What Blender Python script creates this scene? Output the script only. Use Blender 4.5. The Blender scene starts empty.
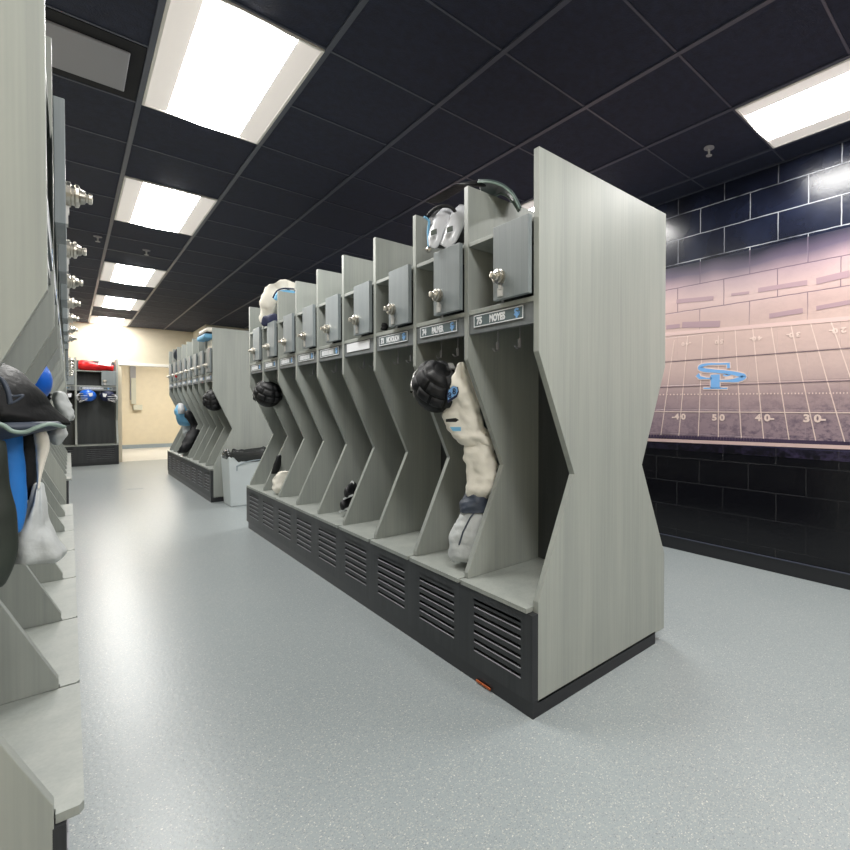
import bpy, math, random
from mathutils import Vector, Matrix, noise
random.seed(4)
SC = bpy.context.scene
COL = SC.collection
PI = math.pi
# ------------------------------------------------------------------ camera
H = 1.19053; CZ = 2.953                      # eye height, ceiling height
FPX, PCX, PCY = 480.285, 559.298, 414.24     # focal length and principal point of the cropped photograph, pixels
def cam_axes(yaw, pitch, roll):
    y, p, r = map(math.radians, (yaw, pitch, roll))
    fw = Vector((math.sin(y)*math.cos(p), math.cos(y)*math.cos(p), -math.sin(p)))
    rt = Vector((math.cos(y), -math.sin(y), 0)); up = rt.cross(fw)
    return (math.cos(r)*rt + math.sin(r)*up, -math.sin(r)*rt + math.cos(r)*up, fw)
RT, UP, FW = cam_axes(45.58, 0.7359, 0.1329)
cam = bpy.data.cameras.new('camera'); camo = bpy.data.objects.new('camera', cam); COL.objects.link(camo)
camo.matrix_world = Matrix(((RT.x, UP.x, -FW.x, 0), (RT.y, UP.y, -FW.y, 0), (RT.z, UP.z, -FW.z, H), (0, 0, 0, 1)))
cam.sensor_width = 36; cam.lens = 36*FPX/850; cam.clip_start = .02
cam.shift_x = (425-PCX)/850; cam.shift_y = (PCY-425)/850
SC.camera = camo
# ------------------------------------------------------------------ world, exposure
w = bpy.data.worlds.new('world'); SC.world = w; w.use_nodes = True
w.node_tree.nodes['Background'].inputs[0].default_value = (.8, .85, .9, 1)
w.node_tree.nodes['Background'].inputs[1].default_value = .3
SC.view_settings.view_transform = 'Standard'; SC.view_settings.look = 'None'
SC.view_settings.gamma = 1; SC.view_settings.use_curve_mapping = False
SC.view_settings.exposure = 1.22
LAMP = 15.0
SC.cycles.max_bounces = 10; SC.cycles.diffuse_bounces = 3; SC.cycles.glossy_bounces = 4
SC.cycles.sample_clamp_indirect = 8; SC.cycles.use_denoising = True

# ------------------------------------------------------------------ helpers
def ray(px, py): return RT*((px-PCX)/FPX) - UP*((py-PCY)/FPX) + FW
EYE = Vector((0, 0, H))
def at_x(px, py, X): d = ray(px, py); return EYE + d*(X/d.x)
def at_y(px, py, Y): d = ray(px, py); return EYE + d*(Y/d.y)
def at_d(px, py, D): return EYE + ray(px, py)*D
class MB:
    def __init__(s): s.v = []; s.f = []; s.uvless = True
    def add(s, vs, fs):
        n = len(s.v); s.v += [tuple(p) for p in vs]; s.f += [tuple(i+n for i in f) for f in fs]; return s
    def box(s, x0, x1, y0, y1, z0, z1):
        return s.add([(x0,y0,z0),(x1,y0,z0),(x1,y1,z0),(x0,y1,z0),(x0,y0,z1),(x1,y0,z1),(x1,y1,z1),(x0,y1,z1)],
                     [(0,3,2,1),(4,5,6,7),(0,1,5,4),(1,2,6,5),(2,3,7,6),(3,0,4,7)])
    def quad(s, a, b, c, d): return s.add([a,b,c,d], [(0,1,2,3)])
    def prism_y(s, poly, y0, y1):     # poly in x,z, counter-clockwise seen from -y
        n = len(poly)
        vs = [(x,y0,z) for x,z in poly] + [(x,y1,z) for x,z in poly]
        return s.add(vs, [tuple(range(n)), tuple(range(2*n-1, n-1, -1))] + [(i, i+n, (i+1)%n+n, (i+1)%n) for i in range(n)])
    def slab(s, pts, nrm, t):         # flat polygon with thickness along nrm
        n = len(pts); nrm = Vector(nrm)
        vs = [Vector(p) for p in pts]; vs += [p + nrm*t for p in vs[:n]]
        return s.add(vs, [tuple(range(n)), tuple(range(2*n-1, n-1, -1))] + [(i, i+n, (i+1)%n+n, (i+1)%n) for i in range(n)])
    def lathe(s, o, axis, prof, n=16):  # prof = [(dist along axis, radius)]
        o = Vector(o); ax = Vector(axis).normalized()
        a = ax.orthogonal().normalized(); b = ax.cross(a); vs = []; fs = []
        for d, r in prof:
            for k in range(n):
                t = 2*PI*k/n; vs.append(o + ax*d + a*(r*math.cos(t)) + b*(r*math.sin(t)))
        for i in range(len(prof)-1):
            for k in range(n): fs.append((i*n+k, i*n+(k+1)%n, (i+1)*n+(k+1)%n, (i+1)*n+k))
        fs.append(tuple(range(n-1, -1, -1))); m = (len(prof)-1)*n; fs.append(tuple(range(m, m+n)))
        return s.add(vs, fs)
    def tube(s, pts, r, n=8):
        pts = [Vector(p) for p in pts]; vs = []; fs = []; up = None
        for i, p in enumerate(pts):
            t = (pts[min(i+1, len(pts)-1)] - pts[max(i-1, 0)]).normalized()
            if up is None: up = t.orthogonal().normalized()
            up = (up - t*up.dot(t)).normalized(); b = t.cross(up)
            rr = r[i] if isinstance(r, (list, tuple)) else r
            for k in range(n): a = 2*PI*k/n; vs.append(p + up*(rr*math.cos(a)) + b*(rr*math.sin(a)))
        for i in range(len(pts)-1):
            for k in range(n): fs.append((i*n+k, i*n+(k+1)%n, (i+1)*n+(k+1)%n, (i+1)*n+k))
        fs.append(tuple(range(n-1, -1, -1))); m = (len(pts)-1)*n; fs.append(tuple(range(m, m+n)))
        return s.add(vs, fs)
    def strip(s, pts, nrm, wid, t):   # ribbon of width wid on a plane, thickness t along nrm
        pts = [Vector(p) for p in pts]; nrm = Vector(nrm).normalized(); L = []; Rr = []
        for i, p in enumerate(pts):
            d = (pts[min(i+1, len(pts)-1)] - pts[max(i-1, 0)]).normalized(); q = d.cross(nrm).normalized()
            ww = wid[i] if isinstance(wid, (list, tuple)) else wid
            L.append(p+q*ww/2); Rr.append(p-q*ww/2)
        n = len(pts); vs = L + Rr + [p+nrm*t for p in L] + [p+nrm*t for p in Rr]; fs = []
        for i in range(n-1):
            fs += [(i, i+1, n+i+1, n+i), (2*n+i, 3*n+i, 3*n+i+1, 2*n+i+1), (i, 2*n+i, 2*n+i+1, i+1), (n+i, n+i+1, 3*n+i+1, 3*n+i)]
        fs += [(0, n, 3*n, 2*n), (n-1, 3*n-1, 4*n-1, 2*n-1)]
        return s.add(vs, fs)
    def build(s, name, mat, parent=None, smooth=False, bevel=0, loc=None):
        me = bpy.data.meshes.new(name); me.from_pydata(s.v, [], s.f); me.update(); me.materials.append(mat)
        if smooth:
            for p in me.polygons: p.use_smooth = True
        o = bpy.data.objects.new(name, me); COL.objects.link(o)
        if parent is not None: o.parent = parent
        if loc: o.location = loc
        if bevel:
            m = o.modifiers.new('bevel', 'BEVEL'); m.width = bevel; m.segments = 2; m.limit_method = 'ANGLE'
        return o
def tag(o, label=None, cat=None, group=None, kind=None):
    if label: o['label'] = label
    if cat: o['category'] = cat
    if group: o['group'] = group
    if kind: o['kind'] = kind
    return o
def thing(name, label, cat, loc=(0,0,0), rz=0, group=None):
    o = bpy.data.objects.new(name, None); COL.objects.link(o); o.empty_display_size = .1
    o.location = loc; o.rotation_euler = (0, 0, rz); return tag(o, label, cat, group)
def struct(name, mb, mat, **k): return tag(mb.build(name, mat, **k), kind='structure')
def copy_tree(o, parent=None):
    c = o.copy(); COL.objects.link(c); c.parent = parent
    for ch in list(o.children): copy_tree(ch, c)
    return c
def loft(secs, n=28, rings=40, amp=.012, freq=9., seed=0, fold=.0, nf=7, pw=1.0):
    """closed soft body through sections (centre, half-width vector, half-depth vector)"""
    S = [(Vector(a), Vector(b), Vector(c)) for a, b, c in secs]; m = len(S); out = MB(); vs = []; fs = []
    def cr(k, t, j):
        p = [S[min(max(i, 0), m-1)][j] for i in (k-1, k, k+1, k+2)]
        return .5*((2*p[1]) + (p[2]-p[0])*t + (2*p[0]-5*p[1]+4*p[2]-p[3])*t*t + (3*p[1]-p[0]-3*p[2]+p[3])*t**3)
    for r in range(rings+1):
        u = r/rings*(m-1); k = min(int(u), m-2); t = u-k
        c, a, b = (cr(k, t, j) for j in range(3))
        e = min(1, math.sqrt(max(0, 1-(1-min(r, rings-r)/2.5)**2)) if min(r, rings-r) < 2.5 else 1)
        e = max(e, .05)
        for q in range(n):
            th = 2*PI*q/n; cc, ss = math.cos(th), math.sin(th)
            cc = math.copysign(abs(cc)**pw, cc); ss = math.copysign(abs(ss)**pw, ss)
            d = a*cc + b*ss; p = c + d*e
            nz = noise.noise(p*freq + Vector((seed*3.1, seed, 0)))*amp + noise.noise(p*freq*2.7 + Vector((seed, 0, 5)))*amp*.45
            nz += fold*math.sin(nf*th + 2.2*noise.noise(c*4 + Vector((seed, 0, 0))))
            if d.length > 1e-6: p = p + d.normalized()*nz*e
            vs.append(p)
    for r in range(rings):
        for q in range(n): fs.append((r*n+q, r*n+(q+1)%n, (r+1)*n+(q+1)%n, (r+1)*n+q))
    fs.append(tuple(range(n-1, -1, -1))); fs.append(tuple(range(rings*n, rings*n+n)))
    return out.add(vs, fs)
def view_loft(rows, th, **k):       # rows (py, pxL, pxR, distance): a hanging soft thing of depth 2*th across the room's diagonal
    F = Vector((FW.x, FW.y, 0)).normalized(); secs = []
    for r in rows:
        py, l, rr, D = r[:4]; t = r[4] if len(r) > 4 else th
        secs.append((at_d((l+rr)/2, py, D), RT*((rr-l)/2*D/FPX), F*t))
    return loft(secs, **k)
def smoothpts(pts, n=6):
    P = [Vector(p) for p in pts]; out = []
    for i in range(len(P)-1):
        a, b, c, d = P[max(i-1,0)], P[i], P[i+1], P[min(i+2,len(P)-1)]
        for k in range(n):
            t = k/n; out.append(.5*((2*b)+(c-a)*t+(2*a-5*b+4*c-d)*t*t+(3*b-a-3*c+d)*t**3))
    return out + [P[-1]]

# ------------------------------------------------------------------ materials
def lin(c): return tuple(((x/255)/12.92 if x/255 <= .04045 else ((x/255+.055)/1.055)**2.4) for x in c) + (1,)
def mat(name, rgb, rough=.5, metal=0, spec=.5, bump=0, bscale=40, noise_amt=0, nscale=8, emit=None, estr=0, coat=0):
    m = bpy.data.materials.new(name); m.use_nodes = True; nt = m.node_tree; b = nt.nodes['Principled BSDF']
    b.inputs['Base Color'].default_value = lin(rgb); b.inputs['Roughness'].default_value = rough
    b.inputs['Metallic'].default_value = metal; b.inputs['Specular IOR Level'].default_value = spec
    b.inputs['Coat Weight'].default_value = coat
    tc = nt.nodes.new('ShaderNodeTexCoord')
    if noise_amt:
        n = nt.nodes.new('ShaderNodeTexNoise'); n.inputs['Scale'].default_value = nscale; n.inputs['Detail'].default_value = 4
        nt.links.new(tc.outputs['Object'], n.inputs['Vector'])
        r = nt.nodes.new('ShaderNodeValToRGB'); c = lin(rgb)
        r.color_ramp.elements[0].position = .3; r.color_ramp.elements[1].position = .7
        r.color_ramp.elements[0].color = tuple(x*(1-noise_amt) for x in c[:3]) + (1,)
        r.color_ramp.elements[1].color = tuple(min(1, x*(1+noise_amt)) for x in c[:3]) + (1,)
        nt.links.new(n.outputs['Fac'], r.inputs[0]); nt.links.new(r.outputs[0], b.inputs['Base Color'])
    if bump:
        n2 = nt.nodes.new('ShaderNodeTexNoise'); n2.inputs['Scale'].default_value = bscale; n2.inputs['Detail'].default_value = 3
        nt.links.new(tc.outputs['Object'], n2.inputs['Vector'])
        bp = nt.nodes.new('ShaderNodeBump'); bp.inputs['Strength'].default_value = bump; bp.inputs['Distance'].default_value = .01
        nt.links.new(n2.outputs['Fac'], bp.inputs['Height']); nt.links.new(bp.outputs[0], b.inputs['Normal'])
    if emit:
        b.inputs['Emission Color'].default_value = emit + (1,); b.inputs['Emission Strength'].default_value = estr
    return m
def wood(name, a, bcol, rough=.42, sx=16, sz=.9):
    m = bpy.data.materials.new(name); m.use_nodes = True; nt = m.node_tree; b = nt.nodes['Principled BSDF']
    tc = nt.nodes.new('ShaderNodeTexCoord'); oi = nt.nodes.new('ShaderNodeObjectInfo')
    ad = nt.nodes.new('ShaderNodeVectorMath'); ad.operation = 'ADD'
    mu = nt.nodes.new('ShaderNodeVectorMath'); mu.operation = 'SCALE'; mu.inputs[0].default_value = (7, 5, 3)
    nt.links.new(oi.outputs['Random'], mu.inputs['Scale'])
    nt.links.new(tc.outputs['Object'], ad.inputs[0]); nt.links.new(mu.outputs[0], ad.inputs[1])
    mp = nt.nodes.new('ShaderNodeMapping'); mp.inputs['Scale'].default_value = (sx, sx, sz)
    nt.links.new(ad.outputs[0], mp.inputs['Vector'])
    n = nt.nodes.new('ShaderNodeTexNoise'); n.inputs['Scale'].default_value = 1; n.inputs['Detail'].default_value = 6; n.inputs['Roughness'].default_value = .6
    nt.links.new(mp.outputs[0], n.inputs['Vector'])
    mp2 = nt.nodes.new('ShaderNodeMapping'); mp2.inputs['Scale'].default_value = (sx*11, sx*11, sz*3)
    nt.links.new(ad.outputs[0], mp2.inputs['Vector'])
    n2 = nt.nodes.new('ShaderNodeTexNoise'); n2.inputs['Scale'].default_value = 1; n2.inputs['Detail'].default_value = 3
    nt.links.new(mp2.outputs[0], n2.inputs['Vector'])
    mx = nt.nodes.new('ShaderNodeMath'); mx.operation = 'MULTIPLY_ADD'; mx.inputs[1].default_value = .35
    nt.links.new(n2.outputs['Fac'], mx.inputs[0]); m3 = nt.nodes.new('ShaderNodeMath'); m3.operation = 'MULTIPLY'; m3.inputs[1].default_value = .65
    nt.links.new(n.outputs['Fac'], m3.inputs[0]); nt.links.new(m3.outputs[0], mx.inputs[2])
    r = nt.nodes.new('ShaderNodeValToRGB'); r.color_ramp.elements[0].position = .36; r.color_ramp.elements[1].position = .64
    r.color_ramp.elements[0].color = lin(a); r.color_ramp.elements[1].color = lin(bcol)
    nt.links.new(mx.outputs[0], r.inputs[0]); nt.links.new(r.outputs[0], b.inputs['Base Color'])
    b.inputs['Roughness'].default_value = rough
    return m
M = dict(
    panel=wood('grey_laminate', (149, 154, 150), (166, 170, 164), sx=11, sz=.6),
    door=wood('slate_laminate', (120, 128, 131), (134, 142, 145), sx=16),
    rail=wood('dark_slate_laminate', (98, 103, 106), (118, 123, 125), sx=10, sz=4),
    back=wood('shaded_back_laminate', (54, 57, 59), (70, 73, 74)),  # same laminate as the panels, interior shade put into the colour
    base=wood('black_base_laminate', (38, 40, 43), (56, 58, 61), sx=20),
    kick=mat('black_toe_kick', (34, 35, 39), .35),
    chrome=mat('brushed_nickel', (205, 200, 190), .28, 1),
    pale=mat('nickel_plate', (190, 190, 188), .4, .6),
    plate=mat('nameplate_slate', (88, 104, 108), .35), white=mat('white_plastic', (232, 234, 238), .4),
    blue=mat('team_blue', (120, 172, 226), .4),
    beige=mat('beige_paint', (212, 203, 182), .55, bump=.05, noise_amt=.03), cream=mat('corridor_paint', (224, 212, 188), .5, noise_amt=.03),
    cove=mat('grey_cove_base', (150, 163, 172), .45), corfloor=mat('corridor_vinyl', (222, 220, 214), .3, noise_amt=.05),
    tbar=mat('black_grid_bar', (66, 70, 84), .35, spec=.6), tile=mat('black_ceiling_tile', (27, 33, 54), .75, bump=.35, bscale=160, noise_amt=.25, nscale=30),
    lens=mat('lit_lens', (255, 255, 255), .5, emit=(1, .985, .95), estr=LAMP),
    reflector=mat('light_reflector', (235, 232, 226), .45), vent=mat('grey_vent', (150, 150, 156), .5), dark=mat('dark_slot', (16, 17, 24), .8),
    blackp=mat('black_rubber', (10, 11, 13), .5, spec=.25, bump=.25, bscale=40), blackf=mat('black_fabric', (20, 21, 25), .62, bump=.3, bscale=50, noise_amt=.3),
    navy=mat('navy_fabric', (24, 32, 66), .6, noise_amt=.2), bluef=mat('blue_fabric', (38, 122, 205), .55, bump=.2, noise_amt=.1),
    royal=mat('royal_blue_shell', (30, 100, 205), .28, noise_amt=.05), offw=mat('offwhite_fabric', (243, 238, 226), .75, bump=.35, bscale=30, noise_amt=.05),
    greyf=mat('light_grey_fabric', (198, 202, 202), .55, bump=.4, bscale=35, noise_amt=.1), red=mat('red_fabric', (225, 24, 30), .5, bump=.4, bscale=14, noise_amt=.15),
    skyf=mat('sky_blue_fabric', (120, 185, 225), .6, noise_amt=.1), sage=mat('sage_piping', (140, 160, 152), .5),
    slate=mat('slate_fabric', (62, 70, 84), .55, bump=.4, bscale=25, noise_amt=.3), bin=mat('pale_grey_plastic', (206, 214, 216), .45),
    bag=mat('black_bin_liner', (52, 54, 54), .22, bump=.8, bscale=22), shellw=mat('white_hard_shell', (222, 224, 230), .25, noise_amt=.04),
    buckle=mat('grey_buckle', (104, 112, 108), .45), orange=mat('orange_tag', (190, 96, 50), .6), box=mat('pale_conduit', (196, 196, 182), .45), olive=mat('dark_olive_fabric', (44, 50, 44), .55, noise_amt=.3))
def floor_mat():
    m = bpy.data.materials.new('speckled_epoxy'); m.use_nodes = True; nt = m.node_tree; b = nt.nodes['Principled BSDF']; L = nt.links.new
    tc = nt.nodes.new('ShaderNodeTexCoord')
    n = nt.nodes.new('ShaderNodeTexNoise'); n.inputs['Scale'].default_value = 1.2; n.inputs['Detail'].default_value = 3; L(tc.outputs['Object'], n.inputs['Vector'])
    base = nt.nodes.new('ShaderNodeValToRGB'); base.color_ramp.elements[0].color = lin((145, 154, 157)); base.color_ramp.elements[1].color = lin((156, 163, 165)); L(n.outputs['Fac'], base.inputs[0])
    def flecks(scale, lo, hi, col, prev, seed):
        v = nt.nodes.new('ShaderNodeTexVoronoi'); v.inputs['Scale'].default_value = scale; v.inputs['Randomness'].default_value = 1
        mp = nt.nodes.new('ShaderNodeMapping'); mp.inputs['Location'].default_value = (seed, seed*2, 0); L(tc.outputs['Object'], mp.inputs['Vector'])
        dn = nt.nodes.new('ShaderNodeTexNoise'); dn.inputs['Scale'].default_value = scale*.8; L(mp.outputs[0], dn.inputs['Vector'])
        mm = nt.nodes.new('ShaderNodeMixRGB'); mm.inputs[0].default_value = .015; L(mp.outputs[0], mm.inputs[1]); L(dn.outputs['Color'], mm.inputs[2]); L(mm.outputs[0], v.inputs['Vector'])
        r1 = nt.nodes.new('ShaderNodeMapRange'); r1.inputs[1].default_value = lo; r1.inputs[2].default_value = hi; r1.inputs[3].default_value = 1; r1.inputs[4].default_value = 0; L(v.outputs['Distance'], r1.inputs[0])
        sp = nt.nodes.new('ShaderNodeSeparateColor'); L(v.outputs['Color'], sp.inputs[0])
        g = nt.nodes.new('ShaderNodeMath'); g.operation = 'GREATER_THAN'; g.inputs[1].default_value = .45; L(sp.outputs[0], g.inputs[0])
        mu = nt.nodes.new('ShaderNodeMath'); mu.operation = 'MULTIPLY'; L(r1.outputs[0], mu.inputs[0]); L(g.outputs[0], mu.inputs[1])
        mx = nt.nodes.new('ShaderNodeMixRGB'); L(mu.outputs[0], mx.inputs[0]); L(prev, mx.inputs[1]); mx.inputs[2].default_value = lin(col); return mx.outputs[0]
    c = flecks(150, .28, .42, (172, 175, 172), base.outputs[0], 3)
    c = flecks(190, .22, .38, (124, 130, 134), c, 11)
    c = flecks(105, .14, .24, (208, 208, 200), c, 23)
    L(c, b.inputs['Base Color']); b.inputs['Roughness'].default_value = .305; b.inputs['Specular IOR Level'].default_value = .5
    n2 = nt.nodes.new('ShaderNodeTexNoise'); n2.inputs['Scale'].default_value = 70; n2.inputs['Detail'].default_value = 4; L(tc.outputs['Object'], n2.inputs['Vector'])
    bp = nt.nodes.new('ShaderNodeBump'); bp.inputs['Strength'].default_value = .18; bp.inputs['Distance'].default_value = .003; L(n2.outputs['Fac'], bp.inputs['Height']); L(bp.outputs[0], b.inputs['Normal'])
    return m
WY0, WZ0 = 2.12393 - .2032 - 40*.4064, H + 1.21319 - 20*.2032
def block_mat(name, mural):
    m = bpy.data.materials.new(name); m.use_nodes = True; nt = m.node_tree; b = nt.nodes['Principled BSDF']; L = nt.links.new
    g = nt.nodes.new('ShaderNodeNewGeometry'); s = nt.nodes.new('ShaderNodeSeparateXYZ'); L(g.outputs['Position'], s.inputs[0])
    def math_(op, a, bb=None, c=None):
        n = nt.nodes.new('ShaderNodeMath'); n.operation = op
        for i, q in enumerate((a, bb, c)):
            if q is None: continue
            if isinstance(q, (int, float)): n.inputs[i].default_value = q
            else: L(q, n.inputs[i])
        return n.outputs[0]
    cx = nt.nodes.new('ShaderNodeCombineXYZ')
    wob = nt.nodes.new('ShaderNodeTexNoise'); wob.inputs['Scale'].default_value = 14; L(g.outputs['Position'], wob.inputs['Vector'])
    wv = math_('MULTIPLY_ADD', wob.outputs['Fac'], .006, -.003)
    L(math_('ADD', math_('ADD', s.outputs['Y'], -WY0), wv), cx.inputs[0]); L(math_('ADD', math_('ADD', s.outputs['Z'], -WZ0), wv), cx.inputs[1])
    br = nt.nodes.new('ShaderNodeTexBrick'); L(cx.outputs[0], br.inputs['Vector']); br.offset = .5
    for k, v in (('Scale', 1), ('Brick Width', .4064), ('Row Height', .2032), ('Mortar Size', .0042), ('Mortar Smooth', .35), ('Bias', 0)): br.inputs[k].default_value = v
    nz = nt.nodes.new('ShaderNodeTexNoise'); nz.inputs['Scale'].default_value = 3.2; nz.inputs['Detail'].default_value = 4; L(g.outputs['Position'], nz.inputs['Vector'])
    if not mural:
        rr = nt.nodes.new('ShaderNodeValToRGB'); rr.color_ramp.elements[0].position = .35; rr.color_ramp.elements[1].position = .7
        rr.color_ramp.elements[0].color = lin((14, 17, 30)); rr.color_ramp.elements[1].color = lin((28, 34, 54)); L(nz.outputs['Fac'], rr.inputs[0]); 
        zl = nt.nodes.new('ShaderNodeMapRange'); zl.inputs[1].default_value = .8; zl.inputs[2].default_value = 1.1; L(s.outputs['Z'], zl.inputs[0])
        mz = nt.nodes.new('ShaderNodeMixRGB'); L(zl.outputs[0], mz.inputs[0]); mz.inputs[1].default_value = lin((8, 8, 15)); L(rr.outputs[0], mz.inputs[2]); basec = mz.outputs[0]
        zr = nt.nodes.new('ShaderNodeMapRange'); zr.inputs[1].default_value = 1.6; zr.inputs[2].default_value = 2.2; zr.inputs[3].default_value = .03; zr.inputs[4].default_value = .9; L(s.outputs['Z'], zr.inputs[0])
        joint_glint = nt.nodes.new('ShaderNodeMapRange'); joint_glint.inputs[1].default_value = .38; joint_glint.inputs[2].default_value = .6; L(nz.outputs['Fac'], joint_glint.inputs[0])
        mf = math_('MULTIPLY', br.outputs['Fac'], math_('MULTIPLY', zr.outputs[0], math_('MULTIPLY_ADD', joint_glint.outputs[0], .85, .15)))
        mx = nt.nodes.new('ShaderNodeMixRGB'); L(mf, mx.inputs[0]); L(basec, mx.inputs[1]); mx.inputs[2].default_value = lin((178, 180, 186)); col = mx.outputs[0]  # upper mortar colour lightened in broken patches to stand in for gloss reflections
    else:
        zz = nt.nodes.new('ShaderNodeMapRange'); zz.inputs[1].default_value = MZ0; zz.inputs[2].default_value = MZ1
        n2 = nt.nodes.new('ShaderNodeTexNoise'); n2.inputs['Scale'].default_value = 1.6; n2.inputs['Detail'].default_value = 2; L(g.outputs['Position'], n2.inputs['Vector'])
        L(math_('ADD', s.outputs['Z'], math_('MULTIPLY_ADD', n2.outputs['Fac'], .16, -.08)), zz.inputs[0])
        rp = nt.nodes.new('ShaderNodeValToRGB'); e = rp.color_ramp.elements; L(zz.outputs[0], rp.inputs[0])
        stops = [(0, (9, 9, 16)), (.04, (22, 20, 36)), (.075, (148, 129, 138)), (.17, (150, 131, 138)), (.3, (168, 146, 148)), (.42, (196, 172, 167)), (.62, (202, 176, 169)), (.7, (190, 164, 160)), (.8, (196, 170, 168)), (.88, (166, 144, 150)), (.94, (92, 82, 100)), (1, (22, 25, 42))]
        e[0].position, e[0].color = stops[0][0], lin(stops[0][1]); e[1].position, e[1].color = stops[-1][0], lin(stops[-1][1])
        for p, c in stops[1:-1]: q = e.new(p); q.color = lin(c)
        # worn turf mottling, stronger low on the right of the picture
        mp = nt.nodes.new('ShaderNodeMapping'); mp.inputs['Scale'].default_value = (1, 14, 22); L(g.outputs['Position'], mp.inputs['Vector'])
        n3 = nt.nodes.new('ShaderNodeTexNoise'); n3.inputs['Scale'].default_value = 1; n3.inputs['Detail'].default_value = 6; n3.inputs['Roughness'].default_value = .7; L(mp.outputs[0], n3.inputs['Vector'])
        th = nt.nodes.new('ShaderNodeMapRange'); th.inputs[1].default_value = .46; th.inputs[2].default_value = .62; L(n3.outputs['Fac'], th.inputs[0])
        lo = nt.nodes.new('ShaderNodeMapRange'); lo.inputs[1].default_value = 1.0; lo.inputs[2].default_value = 1.35; lo.inputs[3].default_value = 1; lo.inputs[4].default_value = .08; L(s.outputs['Z'], lo.inputs[0])
        yr = nt.nodes.new('ShaderNodeMapRange'); yr.inputs[1].default_value = .7; yr.inputs[2].default_value = 2.0; yr.inputs[3].default_value = 1; yr.inputs[4].default_value = .35; L(s.outputs['Y'], yr.inputs[0])
        mx = nt.nodes.new('ShaderNodeMixRGB'); L(math_('MULTIPLY', math_('MULTIPLY', th.outputs[0], lo.outputs[0]), yr.outputs[0]), mx.inputs[0]); L(rp.outputs[0], mx.inputs[1]); mx.inputs[2].default_value = lin((58, 50, 78))
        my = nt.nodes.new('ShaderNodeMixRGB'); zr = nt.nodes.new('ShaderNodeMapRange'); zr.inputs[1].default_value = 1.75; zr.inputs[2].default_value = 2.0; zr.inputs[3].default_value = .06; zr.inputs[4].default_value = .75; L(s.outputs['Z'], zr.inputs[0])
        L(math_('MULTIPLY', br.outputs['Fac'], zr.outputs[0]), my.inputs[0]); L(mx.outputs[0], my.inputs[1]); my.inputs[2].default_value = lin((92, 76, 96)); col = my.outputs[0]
    L(col, b.inputs['Base Color']); b.inputs['Roughness'].default_value = .24 if not mural else .3
    nb = nt.nodes.new('ShaderNodeTexNoise'); nb.inputs['Scale'].default_value = 45; nb.inputs['Detail'].default_value = 4; L(g.outputs['Position'], nb.inputs['Vector'])
    ht = math_('ADD', math_('MULTIPLY', br.outputs['Fac'], -.8), math_('MULTIPLY', nb.outputs['Fac'], .35))
    bp = nt.nodes.new('ShaderNodeBump'); bp.inputs['Strength'].default_value = .5; bp.inputs['Distance'].default_value = .004; L(ht, bp.inputs['Height']); L(bp.outputs[0], b.inputs['Normal'])
    return m
MZ0, MZ1 = .84, 2.38
WX, WL, WE, WB = 3.588, -.5, 14.08, -3.0

# ------------------------------------------------------------------ room
struct('floor', MB().quad((WL, WB, 0), (WX, WB, 0), (WX, WE, 0), (WL, WE, 0)), floor_mat())
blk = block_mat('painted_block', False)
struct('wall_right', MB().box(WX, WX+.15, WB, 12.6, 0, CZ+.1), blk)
struct('wall_left', MB().box(WL-.15, WL, WB, WE, 0, CZ+.1), M['beige'])
struct('wall_near', MB().box(WL-.15, WX+.15, WB-.15, WB, 0, CZ+.1), M['beige'])
OX0, OX1, OZ = .80, 2.0, 2.11
struct('wall_far', MB().box(WL, OX0, WE, WE+.15, 0, CZ+.1).box(OX0, OX1, WE, WE+.15, OZ, CZ+.1).box(OX1, 2.05, WE, WE+.15, 0, CZ+.1), M['beige'])
struct('wall_far_return', MB().box(2.045, 2.2, 12.55, WE+.15, 0, CZ+.1).box(2.2, WX+.15, 12.55, 12.7, 0, CZ+.1), M['beige'])
struct('trim_1', MB().box(OX0-.05, OX1, WE-.03, WE+.16, OZ-.01, OZ+.05), M['reflector'], bevel=.005)
struct('ceiling', MB().box(WL-.15, WX+.15, WB-.15, WE+.15, CZ, CZ+.1), M['tile'])
struct('baseboard_right', MB().box(WX-.012, WX, WB, 12.55, 0, .1), M['kick'], bevel=.003)
struct('trim_4', MB().box(WX-.016, WX, WB, 12.55, .1, .106), M['tbar'])
struct('baseboard_far', MB().box(WL, .1, WE-.012, WE, 0, .1).box(2.035, 2.045, 12.55, WE, 0, .1), M['cove'])
# corridor beyond the opening
struct('floor_corridor', MB().quad((OX0-1.5, WE, .001), (3.3, WE, .001), (3.3, 18.4, .001), (OX0-1.5, 18.4, .001)), M['corfloor'])
struct('wall_corridor', MB().box(OX0-1.6, 3.4, 18.4, 18.5, 0, 2.7).box(OX0-1.6, OX0-1.5, WE+.15, 18.4, 0, 2.7).box(3.3, 3.4, WE+.15, 18.4, 0, 2.7), M['cream'])
struct('baseboard_corridor', MB().box(OX0-1.5, 3.3, 18.385, 18.4, 0, .11), M['cove'])
struct('ceiling_corridor', MB().box(OX0-1.6, 3.4, WE+.15, 18.5, 2.6, 2.7), M['reflector'])
cl = thing('ceiling_light', 'white lit ceiling panel of the corridor beyond the far opening', 'ceiling light', (1.9, 16.4, 2.6))
MB().box(-.6, .6, -.3, .3, -.02, 0).build('lens', mat('corridor_lens', (255, 255, 255), .5, emit=(1, .97, .9), estr=13), cl)
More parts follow.
